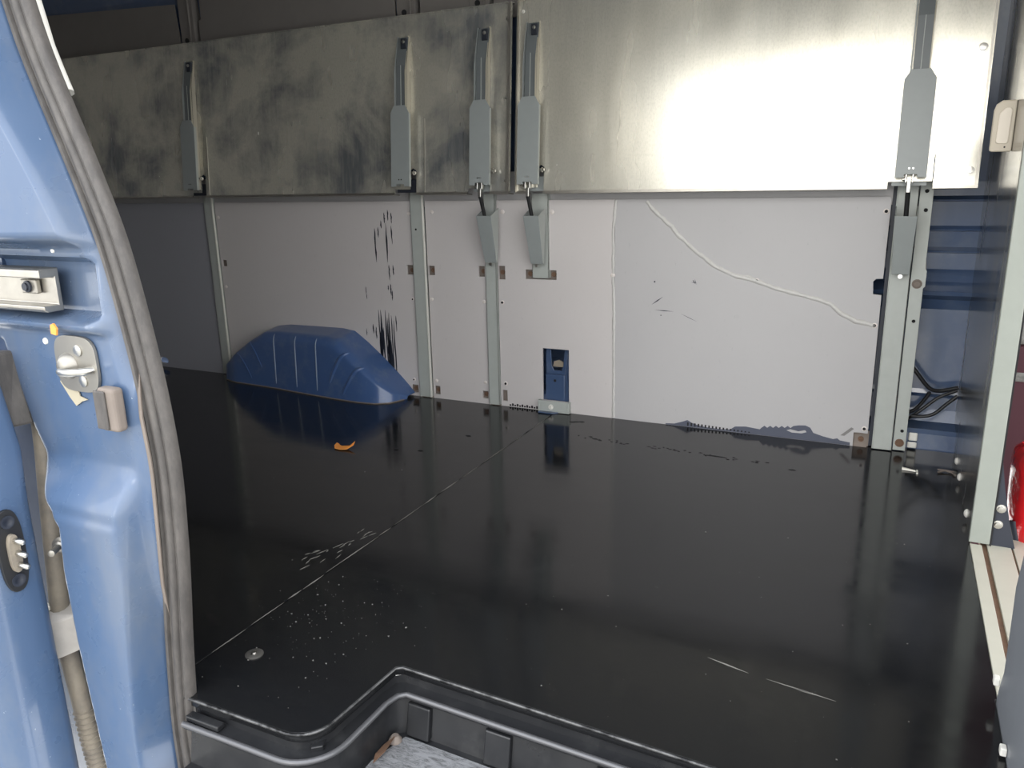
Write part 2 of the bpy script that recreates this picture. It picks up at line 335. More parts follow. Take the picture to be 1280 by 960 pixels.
for x, z in [(-1.273, .722), (-1.081, .721), (-1.282, .396), (-.858, .51), (-.382, .508), (-.031, .722), (-.033, .386), (-.033, .060), (-1.276, .088)]:
    rivet(p4 if x > -.84 else p5, x, z, 'plug', .008)
for x, z in [(-.382, .508), (-.031, .722), (-.033, .386), (-.033, .060), (-1.282, .396), (-1.276, .088)]:
    MB().lathe((x, WY-.0032, z), (0, -1, 0), [(0, .0048), (.0006, .0048)], 10).build('plug_hole', 'hole', p4 if x > -.84 else p5)
for x, z in [(-1.672, .39), (-1.686, .066)]: MB().lathe((x, WY-.0032, z), (0, -1, 0), [(0, .0035), (.0006, .0035)], 8).build('plug_hole', 'hole', p2)
# sealant beads: upright joint and the long repaired crack
def bead(path, r, par):
    pts = []
    P = [Vector(p) for p in path]
    for a, b in zip(P, P[1:]):
        n = max(2, int((b-a).length/0.012))
        for i in range(n): pts.append(a+(b-a)*(i/n))
    pts.append(P[-1])
    pts = [p+Vector((random.uniform(-.0012, .0012), 0, random.uniform(-.0012, .0012))) for p in pts]
    rr = [r*random.uniform(.8, 1.25) for _ in pts]
    MB().tube(pts, rr, 8, 0.6, up=(0, 1, 0)).build('sealant_bead', 'bead', par, smooth=True)
bead([(-.850, WY, .758), (-.858, WY, .66), (-.857, WY, .51), (-.853, WY, .38), (-.852, WY, .2), (-.850, WY, .004)], .0048, p4)
bead([(-.745, WY, .755), (-.715, WY, .722), (-.66, WY, .675), (-.63, WY, .64), (-.58, WY, .598), (-.52, WY, .553), (-.46, WY, .525), (-.42, WY, .515), (-.382, WY, .508), (-.33, WY, .488),
      (-.26, WY, .472), (-.20, WY, .458), (-.16, WY, .445), (-.125, WY, .415), (-.085, WY, .396), (-.033, WY, .386)], .0065, p4)
bead([(-.44, WY, .522), (-.41, WY, .521), (-.385, WY, .509)], .005, p4)
# black paint runs on the panel over the wheel arch
mb = MB()
def run(x, z0, z1, wd):
    n = 7; L = []; Rr = []
    for i in range(n+1):
        t = i/n; z = z0+(z1-z0)*t; h = wd*0.5*(math.sin(math.pi*min(1, t*1.02))**0.6+.08)*random.uniform(.6, 1.2); j = random.uniform(-.001, .001)
        L.append((x-h+j, z)); Rr.append((x+h+j, z))
    mb.plate(L+Rr[::-1], 0.0008, (0, WY-.0002, 0))
for a in [(-1.832, .66, .53, .007), (-1.800, .69, .66, .005), (-1.783, .72, .68, .006), (-1.778, .68, .53, .006), (-1.766, .73, .69, .005), (-1.750, .72, .68, .004), (-1.753, .67, .60, .005), (-1.815, .665, .625, .005),
          (-1.774, .52, .46, .005), (-1.755, .52, .48, .005), (-1.783, .44, .42, .004), (-1.772, .445, .40, .005), (-1.766, .42, .38, .004), (-1.892, .43, .40, .003), (-1.890, .40, .38, .003),
          (-1.838, .34, .10, .006), (-1.828, .34, .12, .008), (-1.806, .34, .10, .006), (-1.790, .33, .06, .007), (-1.798, .31, .08, .006), (-1.778, .32, .05, .006), (-1.768, .30, .04, .006),
          (-1.834, .25, .10, .012), (-1.797, .26, .07, .011), (-1.785, .22, .05, .009), (-1.756, .32, .255, .004), (-1.868, .28, .24, .005), (-1.855, .27, .22, .005), (-1.902, .26, .23, .003), (-1.82, .27, .13, .009)]: run(*a)
mb.build('paint_runs', 'dark', p2, kind='stuff', label='black paint runs')
# scuffs and the dark painted patch at the foot of the big panel
mb = MB()
for x0, z0, x1, z1, wd in [(-.721, .415, -.681, .444, .004), (-.71, .398, -.644, .396, .003), (-.715, .493, -.708, .493, .007), (-.69, .381, -.684, .381, .004), (-.585, .505, -.575, .49, .003), (-.578, .506, -.572, .488, .002), (-.59, .496, -.57, .494, .002),
                           (-.62, .39, -.565, .366, .0015)]:
    a, b = Vector((x0, z0)), Vector((x1, z1)); d = (b-a); n = Vector((-d.y, d.x)).normalized()*wd/2; q = (a+b)/2
    mb.plate([a[:], (q-n)[:], b[:], (q+n)[:]], .0006, (0, WY-.0002, 0))
mb.build('scuff_marks', 'dark', p4, kind='stuff')
ptop = [(-.66, .004), (-.63, .006), (-.60, .017), (-.585, .024), (-.57, .016), (-.55, .010), (-.52, .006), (-.47, .005), (-.44, .008), (-.425, .020), (-.39, .024), (-.345, .020)]
for i in range(12): ptop.append((-.34+.009*i, .026+(.007 if i % 2 else 0)+.001*i))
ptop += [(-.225, .048), (-.205, .050), (-.190, .044), (-.180, .028), (-.15, .020), (-.12, .015), (-.108, .019), (-.10, .013), (-.07, .010)]
MB().plate([(-.07, .0005), (-.66, .0005)] + ptop, .0008, (0, WY-.0002, 0), holes=[[(-.262, .027), (-.25, .032), (-.225, .028), (-.205, .034), (-.200, .028), (-.215, .022), (-.245, .021)]]).build('paint_patch', Mat('foot_paint', lin(74, 78, 92), 0.5).m, p4, label='dark paint patch with scalloped edge')
MB().plate([(-.10, .030), (-.088, .030), (-.062, .056), (-.070, .060)], .0008, (0, WY-.0002, 0)).build('scrape', Mat('scrape', lin(120, 118, 116), .7).m, p4)
mb = MB()
for i in range(13): mb.box(-1.262+.010*i, -1.255+.010*i, WY-.001, WY+.0005, .002, .008+.004*(i % 2))
for i in range(18): mb.box(-.585+.012*i, -.580+.012*i, WY-.0016, WY+.0005, .004, .016-.0005*i)
mb.build('saw_tooth_marks', 'hole', wall, kind='stuff')
# blue body rib seen through the cut-out
rb = MB().box(-1.121, -1.045, WY+.020, WY+.035, -.01, .135).build('wall_rib', 'blue', wall, bevel=.003)
MB().plate([(-1.121, .135), (-1.045, .135), (-1.028, .26), (-1.121, .26)], .006, (0, WY+.032, 0), holes=[[(-1.098, .165), (-1.09, .150), (-1.06, .150), (-1.053, .165), (-1.045, .25), (-1.103, .25)]]).build('rib_web', 'blue', rb, bevel=.0015)
MB().lathe((-1.083, WY+.0185, .112), (0, 1, 0), [(0, .005), (.002, .005)], 10).build('hole_mark', 'hole', rb)
MB().plate([(-1.10, .16), (-1.05, .16), (-1.055, .178), (-1.075, .186), (-1.095, .180)], .004, (0, WY+.045, 0)).build('foam_crumb', 'conduit', rb)
MB().box(-1.045, -1.018, WY+.03, WY+.05, -.01, .25).build('rib_side', 'blue', rb)
MB().box(-3.68, -0.01, WY+.014, WY+.02, .74, .86).build('backing_strip', 'lining', wall)
# upper lining above the shelves
for a in [[(-3.68, 1.36), (-2.762, 1.36), (-2.762, 1.43), (-2.772, 1.56), (-3.68, 1.60)], [(-2.645, 1.36), (-1.690, 1.36), (-1.690, 1.80), (-2.630, 1.80), (-2.630, 1.49), (-2.645, 1.485)],
          [(-1.585, 1.36), (-1.385, 1.36), (-1.385, 1.80), (-1.585, 1.80)], [(-1.295, 1.36), (-0.02, 1.36), (-0.02, 1.80), (-1.295, 1.80)]]:
    MB().plate(a, .006, (0, 2.58, 0)).build('upper_lining_panel', 'upper', wall)
for x in (-2.70, -1.635, -1.34, 0.03):
    q = MB().box(x-.045, x+.032, 2.568, 2.61, 1.35, 1.82).box(x+.012, x+.016, 2.560, 2.57, 1.35, 1.82).build('wall_rib', 'upper', wall, bevel=.003)
    MB().lathe((x-.012, 2.567, 1.415), (0, -1, 0), [(0, .010), (.003, .010), (.003, .006)], 12).build('screw', 'hole', q)

# ---- rest of the shell
struct(MB().box(-3.72, 1.9, 0.70, 2.76, 1.86, 1.89).build('ceiling', 'roof'), 'grey painted van roof')
struct(MB().box(-3.74, -3.70, 0.70, 2.76, -0.05, 1.86).build('wall_rear', 'lining'), 'closed rear doors of the van')
nw = struct(MB().box(-3.70, -1.30, 0.79, 0.82, -0.05, 1.86).box(-1.31, 0.40, 0.76, 0.82, 1.64, 1.86).build('wall_near', 'blue'), 'blue near side body above and behind the doorway')
MB().box(-3.70, -1.16, 0.822, 0.83, 0.0, 1.86).build('lining_panel', 'lining', nw)  # unseen pale lining, added to bounce more light into the load bay

# ---- bulkhead: polished sheet, pale post, sill rails, near half
bh = struct(MB().box(0.220, 0.224, 1.955, 2.716, -0.02, 1.86).build('wall_front', 'sheet'), 'polished metal bulkhead sheet')
for y_, z_ in [(2.47, 0.020), (2.34, 0.018), (2.075, 0.02)]:
    MB().lathe((0.220, y_, z_), (-1, 0, 0), [(0, .011), (.003, .010), (.006, .006), (.007, .002)], 12).build('bolt', 'white', bh, smooth=True)
MB().plate([(.83, -.30), (1.326, -.30), (1.326, .01), (1.315, .045), (1.300, .075), (1.305, .15), (1.312, .22), (1.285, .30), (1.22, .40), (1.08, .45), (.83, .45)], .020, (.2165, 0, 0), (0, 1, 0), (0, 0, 1)).build('bulkhead_panel', 'vinyl', bh, bevel=.006)
for y_, z_ in [(1.318, 0.034), (1.185, 0.003)]:
    MB().box(0.207, 0.2160, y_-.009, y_+.005, z_+.0015, z_+.015).build('clip', 'white', bh, bevel=.002)
po = MB().box(0.2165, 0.258, 1.94, 1.953, 0.004, 1.86).build('bulkhead_post', 'pale', None, bevel=.002)
MB().box(0.2585, 0.262, 1.944, 2.10, 0.0, 1.0).build('side_flange', 'hole', po)
tag(po, 'pale grey-green upright post at the edge of the metal bulkhead', 'post')
pl = MB().plate([(.263, -.02), (.315, -.02), (.294, .05), (.274, .14), (.263, .20)], .006, (0, 1.956, 0)).build('dark_plate', 'vinyl')
pl.data.materials[0] = M['dark']
for x, z in [(0.272, .092), (0.270, .053)]: bolt_head('bolt', (x, 1.95, z), (0, -1, 0), .010, .007, 'steel', pl)
tag(pl, 'small dark plate with two bolts at the foot of the pale post', 'plate')
sr = empty('sill_rail', (0.23, 1.4, 0)); tag(sr, 'cream floor rails with a dirty groove beside the black floor', 'rail')
mb = MB().box(-.011, .013, -.072, .538, -.02, .002); mb.build('rail_strip', 'cream', sr, bevel=.001)
MB().box(.013, .024, -.07, .60, -.02, -.006).build('groove', 'rust', sr)
MB().box(.024, .072, -.07, .60, -.02, .000).build('rail_strip', 'cream', sr, bevel=.001)
MB().box(.072, .076, -.07, .60, -.02, -.004).build('groove', 'rust', sr)
MB().box(.076, .12, -.07, .60, -.02, .000).build('rail_strip', 'cream', sr, bevel=.001)

# ---- cab beyond the bulkhead
struct(MB().box(0.26, 1.9, 0.83, 2.60, -0.34, -0.32).build('floor_cab', 'dark'), 'dark cab floor beyond the bulkhead')
seat = empty('cab_bench', (0.55, 2.52, -0.32)); tag(seat, 'maroon cab seat with grey mottled band behind the bulkhead post', 'seat')
MB().box(-.28, .3, -.10, .02, .0, .70).build('seat_side', 'maroon', seat, bevel=.02)
MB().box(-.285, .31, -.105, .025, .70, .84).build('seat_band', 'greyfab', seat, bevel=.015)
MB().box(-.285, .31, -.106, .025, .60, .625).build('seat_band', 'greyfab', seat, bevel=.005)
MB().box(-.28, .3, -.10, .02, .84, 1.5).build('backrest', 'maroon', seat, bevel=.03)
random.seed(3)
vs_, fs = [], []
for j in range(9):
    z = -.32+.54*j/8; cx = .465-.085*(j/8)
    for i in range(14):
        a = 2*math.pi*i/14; q = 1+.10*random.uniform(-1, 1); hw = .115*(1-.25*(j/8)**3)
        vs_.append((cx+hw*q*math.copysign(abs(math.cos(a))**.6, math.cos(a)), 2.07+.10*q*math.copysign(abs(math.sin(a))**.6, math.sin(a)), z+random.uniform(-.012, .012)))
for j in range(8):
    for i in range(14): fs.append((j*14+i, j*14+(i+1) % 14, (j+1)*14+(i+1) % 14, (j+1)*14+i))
fs.append(tuple(range(13, -1, -1))); fs.append(tuple(8*14+i for i in range(14)))
bag = empty('red_bag', (0.44, 2.12, -0.32)); tag(bag, 'glossy crumpled red bag in the cab behind the pale post', 'bag')
q = MB().add([(a-.44, b-2.12, c+.32) for a, b, c in vs_], fs).build('bag_body', 'red', bag, smooth=True, sub=1)
MB().tube([(-.13, -.10, .36), (-.10, -.13, .24), (-.04, -.14, .10), (0, -.14, .02)], .012, 8).build('strap', 'dark', bag, smooth=True)

# ================================================================ OBJECTS
# ---- folding shelves, folded up against the wall and leaning back a little
TILT = -math.atan2(0.05, 0.605)
def make_shelf(x0, x1, notches, label, metal='galv'):
    t = empty('folding_shelf', ((x0+x1)/2, 2.48, 0.79), (TILT, 0, 0)); tag(t, label, 'shelf', 'folded shelves on the far wall')
    cx = (x0+x1)/2; out = [(x0-cx, 0)]
    for a, b, c in notches:                     # a..b cut in the lip, c..b slot beside the bracket
        out += [(a-cx, 0), (a-cx, .016), (c-cx, .016), (c-cx, .082), ((c+b)/2-cx, .09), (b-cx, .082), (b-cx, 0)]
    out += [(x1-cx, 0), (x1-cx, .607), (x0-cx, .607)]
    MB().plate(out, .002, (0, 0.002, 0)).build('shelf_sheet', metal, t)
    edges = [x0]
    for a, b, c in notches: edges += [a, b]
    edges.append(x1)
    for a, b in zip(edges[::2], edges[1::2]):
        MB().box(a-cx, b-cx, -.006, .03, -.004, -.001).box(a-cx, b-cx, -.006, -.004, -.001, .004).build('shelf_lip', 'rail', t)
    MB().box(x0-cx, x1-cx, -.004, .02, .607, .610).build('shelf_lip', 'galv', t)
    return t, cx
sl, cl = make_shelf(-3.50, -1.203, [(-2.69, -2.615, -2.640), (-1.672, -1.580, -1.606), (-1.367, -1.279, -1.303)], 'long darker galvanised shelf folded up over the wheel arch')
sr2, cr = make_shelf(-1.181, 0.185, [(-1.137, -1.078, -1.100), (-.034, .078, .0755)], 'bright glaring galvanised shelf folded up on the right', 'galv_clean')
# end flanges either side of the joint between the two shelves
MB().box(-1.213-cl, -1.209-cl, -.014, .0, 0, .607).box(-1.209-cl, -1.203-cl, -.014, -.012, 0, .607).build('end_flange', 'rail', sl)
MB().box(-1.181-cr, -1.177-cr, -.012, .0, .0, .607).build('end_flange', 'rail', sr2)
for z in (.04, .31, .56): bolt_head('rivet', (-1.222-cl, 0, z), (0, -1, 0), .005, .003, 'steel', sl)
bolt_head('rivet', (-1.163-cr, 0, .575), (0, -1, 0), .006, .003, 'white', sr2)
bolt_head('bolt', (.163-cr, 0, .042), (0, -1, 0), .011, .008, 'steel', sr2)
bolt_head('bolt', (.160-cr, 0, .352), (0, -1, 0), .012, .008, 'steel', sr2)
MB().box(-.006+.183-cr, .183-cr, -.002, .02, 0, .607).build('end_flange', 'rail', sr2)
MB().box(-1.545-cl, -1.543-cl, -.0012, .001, .0, .26).build('crease', 'rail', sl)
MB().box(-2.598-cl, -2.596-cl, -.0012, .001, .0, .24).build('crease', 'rail', sl)

# ---- folding brackets
def make_bracket(x, strut, label):
    t = empty('shelf_bracket', (x, 2.48, 0.79), (TILT, 0, 0)); tag(t, label, 'bracket', 'folding brackets of the shelves')
    side = [(-.001, .028), (-.036, .028), (-.036, .268), (-.030, .300), (-.030, .42), (-.006, .540), (-.001, .540)]
    for sx in (-.0235, .0205):                # two bent-up side cheeks, the right one coloured as lit from the door
        MB().plate([(-a, b) for a, b in side], .003, (sx, 0, 0), (0, -1, 0), (0, 0, 1)).build('side_cheek', 'lit_side' if sx > 0 else 'bracket', t)
    MB().box(-.0205, .0205, -.024, -.021, .27, .44).hexa([(-.0205, -.024, .44), (.0205, -.024, .44), (.0205, -.021, .44), (-.0205, -.021, .44), (-.0205, -.009, .535), (.0205, -.009, .535), (.0205, -.006, .535), (-.0205, -.006, .535)]).build('arm_channel', 'arm', t)
    MB().box(-.003, -.001, -.0255, -.024, .275, .44).build('channel_crease', 'post', t)
    mb = MB().box(-.004, .018, -.020, -.008, .495, .530); hb = mb.build('hinge_block', 'dark', t, bevel=.002)
    bolt_head('bolt', (.007, -.020, .518), (0, -1, 0), .006, .005, 'steel', hb)
    w2 = .0385
    cv = MB().plate([(-w2, .024), (-.016, .024), (-.016, .032), (.016, .032), (.016, .024), (w2, .024), (w2, .278), (.023, .303), (-.023, .303), (-w2, .278)], .0025, (0, -.0365, 0)).build('cover_plate', 'bracket', t, bevel=.0008)
    MB().box(w2-.0025, w2, -.0365, -.0262, .024, .276).build('cover_lip', 'post', cv)
    MB().box(-w2, -w2+.0025, -.0365, -.0262, .024, .276).build('cover_lip', 'bracket', cv)
    for sx in (-.005, .005): MB().lathe((sx, -.039, .048), (0, -1, 0), [(0, .0025), (.0008, .0025)], 8).build('rivet', 'steel' if strut else 'hole', cv)
    if x < -.5: bolt_head('pivot_bolt', (.0442, -.018, .072), (1, 0, 0), .008, .008, 'steel', t, True)
    if x < -.5: MB().lathe((.0235, -.018, .072), (1, 0, 0), [(0, .005), (.024, .005)], 10).build('pivot_pin', 'steel', t, smooth=True)
    MB().plate([(-.045, .005), (.042, .005), (.042, .052), (-.045, .052)], .002, (0, .012, 0)).build('back_plate', 'dark' if not strut else 'bracket', t)
    if strut:
        c = MB().box(-.013, -.008, -.034, -.018, .010, .034).box(.004, .009, -.034, -.018, .010, .034).box(-.007, .003, -.031, -.02, -.016, .014).build('clevis', 'steel', t, bevel=.0015)
        bolt_head('clevis_bolt', (-.013, -.026, .020), (-1, 0, 0), .006, .006, 'steel', c)
        MB().tube([(-.002, -.026, -.012), (.000, .014, -.095)], .0065, 10).build('strut_rod', 'black', t, smooth=True)
        # tapering housing that carries the strut down to the wall post
        h = [(-.0285, -.005), (.0285, -.005), (.024, .055), (-.022, .055)]
        z1, z0 = -.078, -.240
        MB().hexa([(-.022, .053, z0), (.024, .053, z0), (.024, .056, z0), (-.022, .056, z0), (-.0285, -.006, z1), (.0285, -.006, z1), (.0285, -.003, z1), (-.0285, -.003, z1)]).build('strut_housing', 'bracket', t, bevel=.0008)
        for sx in (-1, 1):
            xa, xb = (.0285, .024) if sx > 0 else (-.0285, -.022)
            MB().hexa([(xb-.002*sx, .057, z0), (xb, .057, z0), (xb, .064, z0), (xb-.002*sx, .064, z0), (xa-.002*sx, -.003, z1), (xa, -.003, z1), (xa, .058, z1+.03), (xa-.002*sx, .058, z1+.03)]).build('housing_cheek', 'bracket' if sx < 0 else 'post', t)
        MB().lathe((.001, .052, z0-.006), (0, -1, 0), [(0, .006), (.002, .006), (.002, .003)], 10).build('screw', 'steel', t)
    return t
make_bracket(-2.664, False, 'dark folding shelf bracket nearest the left door seal')
make_bracket(-1.624, False, 'folding shelf bracket in line with the post beside the wheel arch')
make_bracket(-1.303, True, 'folding shelf bracket with black strut left of the shelf joint')
make_bracket(-1.122, True, 'folding shelf bracket with black strut right of the shelf joint')
make_bracket(0.021, True, 'pale folding shelf bracket on the glaring right shelf')

# ---- upright posts
def make_post(x0, x1, z0, z1, label, wide=False, lip=True):
    cx = (x0+x1)/2; t = empty('upright_post', (cx, WY, z0)); tag(t, label, 'post', 'steel uprights carrying the shelves')
    h = z1-z0; a, b = x0-cx, x1-cx
    MB().box(a, b, -.010, -.007, 0, h).box(a, a+.003, -.010, .01, 0, h).box(b-.003, b, -.010, .012, 0, h).build('post_web', 'post', t, bevel=.001)
    if lip: MB().box(b+.0005, b+.006, -.012, -.0045, 0, h).build('post_lip', 'white', t)
    return t
make_post(-2.712, -2.668, 0.003, .785, 'dark-looking upright post behind the wheel arch at the left')
t = make_post(-1.657, -1.606, 0.003, .80, 'upright post at the right end of the wheel arch')
bolt_head('screw', (-.004, -.010, .655), (0, -1, 0), .004, .002, 'hole', t)
make_post(-1.344, -1.300, 0.003, .785, 'upright post left of the panel with the cut-out', lip=False)
t = make_post(-1.155, -1.092, .492, .785, 'short upright stub ending above the wall cut-out', lip=False)
t = empty('upright_post', (0.0385, WY, 0.003)); tag(t, 'wide upright post with bolted flange beside the blue gap', 'post', 'steel uprights carrying the shelves')
MB().box(-.046, -.043, -.012, .03, 0, .79).box(-.043, .010, -.012, -.009, 0, .79).box(.007, .010, -.012, .03, 0, .79).build('post_web', 'post', t, bevel=.001)
MB().box(-.056, -.0465, .012, .03, 0, .79).build('post_return', 'dark', t)
MB().plate([(.0125, 0), (.047, 0), (.047, .50), (.052, .505), (.052, .55), (.047, .556), (.047, .80), (.0125, .80)], .003, (0, .002, 0), holes=[circ(.032, .402, .005), circ(.032, .722, .0055), circ(.034, .062, .005), circ(.030, .775, .0055)]).build('post_flange', 'post', t, bevel=.0008)
for z in (.402, .722, .062, .775): MB().lathe((.032, .006, z), (0, 1, 0), [(0, .008), (.001, .008)], 10).build('hole_mark', 'hole', t)
bolt_head('bolt', (.030, -.001, .512), (0, -1, 0), .014, .006, 'dusty', t)
bolt_head('bolt', (.030, -.001, .024), (0, -1, 0), .013, .006, 'rust', t)

# ---- small plate on the floor below the cut-out, foam, tabs
t = empty('floor_bracket', (-1.075, 2.55, .0)); tag(t, 'pale steel bracket with bright bolt at the foot of the cut-out', 'bracket')
MB().box(-.052, .055, -.012, -.008, .002, .044).box(-.060, -.052, -.012, .008, .002, .044).box(.055, .063, -.012, .008, .002, .044).build('bracket_plate', 'post', t, bevel=.001)
bolt_head('bolt', (-.008, -.012, .022), (0, -1, 0), .010, .008, 'white', t)
MB().plate([(-.052, -.03), (.0, -.03), (.02, -.012), (-.052, -.012)], .004, (0, 0, .001), (1, 0, 0), (0, 1, 0)).build('bracket_foot', 'blue', t)
fo = MB().hexa([(.0775, 2.640, .52), (.094, 2.640, .52), (.094, 2.66, .52), (.0775, 2.66, .52), (.0775, 2.640, .582), (.088, 2.640, .582), (.088, 2.66, .582), (.0775, 2.66, .582)]).box(.0885, .094, 2.640, 2.66, .521, .535).build('foam_block', 'paper', None, bevel=.003)
tag(fo, 'cream foam scrap wedged behind the wide post flange', 'foam')
tb = empty('bracket_tab', (.105, 2.592, .002)); tag(tb, 'white plastic double tab at the foot of the wide post', 'clip')
MB().box(-.014, .012, -.003, .003, .003, .022).build('tab', 'white', tb, bevel=.005); MB().box(-.012, .012, -.003, .003, .026, .052).build('tab', 'white', tb, bevel=.006)
def cable(path, r, label):
    P = [Vector(p) for p in path]; pts = []
    for i in range(len(P)-1):
        p0, p1, p2, p3 = P[max(i-1, 0)], P[i], P[i+1], P[min(i+2, len(P)-1)]
        for k in range(8):
            u = k/8; pts.append(.5*((2*p1)+(p2-p0)*u+(2*p0-5*p1+4*p2-p3)*u*u+(3*p1-p0-3*p2+p3)*u**3))
    pts.append(P[-1]); tag(MB().tube(pts, r, 8).build('cable', 'black', None, smooth=True), label, 'cable', 'black cables in the blue gap')
cable([(.062, 2.655, .27), (.094, 2.65, .235), (.125, 2.655, .195), (.145, 2.66, .178), (.172, 2.67, .175), (.216, 2.68, .186)], .0062, 'upper black cable drooping from the wide post across the gap')
cable([(.140, 2.672, .166), (.128, 2.676, .140), (.105, 2.678, .105), (.075, 2.678, .090)], .0055, 'black cable branch falling left behind the wide post')
cable([(.213, 2.66, .182), (.165, 2.65, .158), (.130, 2.642, .125), (.100, 2.64, .095), (.078, 2.648, .075)], .0052, 'middle black cable looping above the blue sill')
cable([(.213, 2.632, .172), (.185, 2.630, .142), (.158, 2.628, .112), (.130, 2.626, .100), (.095, 2.624, .098)], .0052, 'lowest black cable looping near the polished bulkhead')

# ---- interior lamp on the bulkhead
t = empty('cab_lamp', (.197, 2.17, .873)); tag(t, 'cream plastic lamp with oblong lens on the bulkhead sheet', 'lamp')
MB().plate([(-.021, .004), (-.017, 0), (.0225, 0), (.0225, .112), (-.006, .112), (-.017, .104), (-.021, .090)], .018, (0, .018, 0)).build('housing', 'lamp', t, bevel=.003)
MB().plate([(-.012, .022), (-.008, .018), (.012, .018), (.014, .022), (.015, .090), (.011, .096), (.0, .096), (-.010, .084)], .004, (0, .001, 0)).build('lens', 'lens', t, bevel=.002)
MB().lathe((.008, 0, .010), (0, -1, 0), [(0, .002), (.0008, .002)], 8).build('screw', 'hole', t)

# ---- wheel arch
AR = [(-2.665, .030, 2.545), (-2.62, .078, 2.475), (-2.55, .135, 2.452), (-2.46, .195, 2.446), (-2.37, .243, 2.440), (-2.30, .252, 2.434), (-2.15, .254, 2.414), (-2.02, .254, 2.399), (-1.96, .246, 2.393), (-1.90, .205, 2.388), (-1.83, .150, 2.385), (-1.76, .088, 2.392), (-1.71, .040, 2.425), (-1.685, .012, 2.50)]
def arch_pt(x, s, off=0):
    zt = interp([(a, b) for a, b, c in AR], x); yf = interp([(a, c) for a, b, c in AR], x); d = WY-.0005-yf
    # s 0..1 : from the wall over the rounded shoulder down to the floor
    if s < .32: p = Vector((x, WY-.0005-d*.62*(s/.32), zt-.012*zt/.25*(s/.32)))
    elif s < .56:
        a = (s-.32)/.24*math.pi/2; p = Vector((x, yf+d*.10+d*.28*(1-math.sin(a)), zt*.952-zt*.20*(1-math.cos(a))))
    else:
        u = (s-.56)/.44; p = Vector((x, yf+d*.10*(1-u), zt*.752*(1-u)+.0005))
    return p+Vector((0, -off, off*.3))
NX, NS = 64, 26; vs_, fs = [], []
for i in range(NX+1):
    x = -2.665+.98*i/NX
    for j in range(NS+1): vs_.append(arch_pt(x, j/NS))
for i in range(NX):
    for j in range(NS): a = i*(NS+1)+j; fs.append((a, a+1, a+NS+2, a+NS+1))
arch = MB().add(vs_, fs).build('wheel_arch', 'arch', None, smooth=True); tag(arch, 'blue painted wheel arch hump with pressed ribs on the floor', 'wheel arch')
def rib(x0, s0, x1, s1, r=.0055, mat='arch_rib'):
    P = [arch_pt(x0+(x1-x0)*i/14, s0+(s1-s0)*i/14) for i in range(15)]
    rr = [r*(.35+.65*math.sin(math.pi*i/14)**.4 if 0 < i < 14 else .3) for i in range(15)]
    MB().tube(P, rr, 8, 0.6).build('rib', mat, arch, smooth=True)
for x in (-2.300, -2.175, -2.058): rib(x, .42, x+.006, .95, .0042)
rib(-2.455, .40, -2.375, .80, .006, 'arch'); rib(-2.54, .42, -2.44, .92, .006, 'arch'); rib(-1.895, .40, -1.985, .86, .009, 'arch'); rib(-1.825, .42, -1.915, .94, .010, 'arch')
MB().tube([arch_pt(-2.66+.97*i/40, 1.0)+Vector((0, -.001, .001)) for i in range(41)], .0028, 6).build('sealant_bead', 'dusty', arch, smooth=True)

# ---- door step moulding
st = empty('door_step', (0, 0, 0)); tag(st, 'black plastic door step with ribbed riser and worn grey tread', 'step')
arc2 = [(-.800+.078*math.cos(a), .845+.078*math.sin(a)) for a in [R(-i*9) for i in range(11)]]
lip = [(.30, .948), (-.700, .986), (-.714, .976), (-.720, .95)] + arc2 + [(-1.004, .767)]
inner = [(.30, .975), (-.722, 1.012), (-.735, 1.002), (-.742, .96)] + [(-.800+.052*math.cos(a), .845+.052*math.sin(a)) for a in [R(-i*9) for i in range(11)]] + [(-1.004, .795)]
def ribbon(a, b, z0, z1): 
    n = len(a); return [(x, y_, z0) for x, y_ in a]+[(x, y_, z1) for x, y_ in b], [(i, i+1, n+i+1, n+i) for i in range(n-1)]
mb = MB()
mb.add(*ribbon(inner, inner, -.018, -.034)); mb.add(*ribbon(inner, lip, -.034, -.036)); mb.add(*ribbon(lip, lip, -.036, -.046))
riser = [(.30, .962), (-.712, 1.000), (-.728, .988), (-.735, .95)] + [(-.800+.062*math.cos(a), .845+.062*math.sin(a)) for a in [R(-i*9) for i in range(11)]] + [(-1.004, .783)]
mb.add(*ribbon(lip, riser, -.046, -.050)); mb.add(*ribbon(riser, [(x+.006*(x > -.74 and x < -.6), y_-.012) for x, y_ in riser], -.050, -.116))
mb.build('step_riser', 'step', st, smooth=True)
MB().tube([(x, y_, -.0365) for x, y_ in lip], .0052, 8).build('step_lip', Mat('lip_highlight', lin(86, 86, 88), .28, .3).m, st, smooth=True)  # lip coloured lighter than the step, its glossy highlight painted in
MB().plate([(.30, .97), (-.74, 1.0), (-.76, .66), (.30, .66)], .012, (0, 0, -.128), (1, 0, 0), (0, 1, 0)).build('tread', 'step', st)
MB().plate([(-1.004, .80), (-.735, .80), (-.735, .66), (-1.004, .66)], .012, (0, 0, -.128), (1, 0, 0), (0, 1, 0)).build('tread', 'step', st)
MB().plate([(-.702, .975), (-.43, .965), (-.40, .90), (-.40, .78), (-.72, .78), (-.722, .90)], .0012, (0, 0, -.116), (1, 0, 0), (0, 1, 0)).build('tread_patch', 'tread', st, label='worn grey anti-slip patch')
MB().box(-1.004, .31, .648, .660, -.46, -.117).build('sill_skirt', 'pillar', st, bevel=.004)
MB().box(.30-.01, .31, .66, .97, -.128, -.034).build('end_wall', 'step', st)
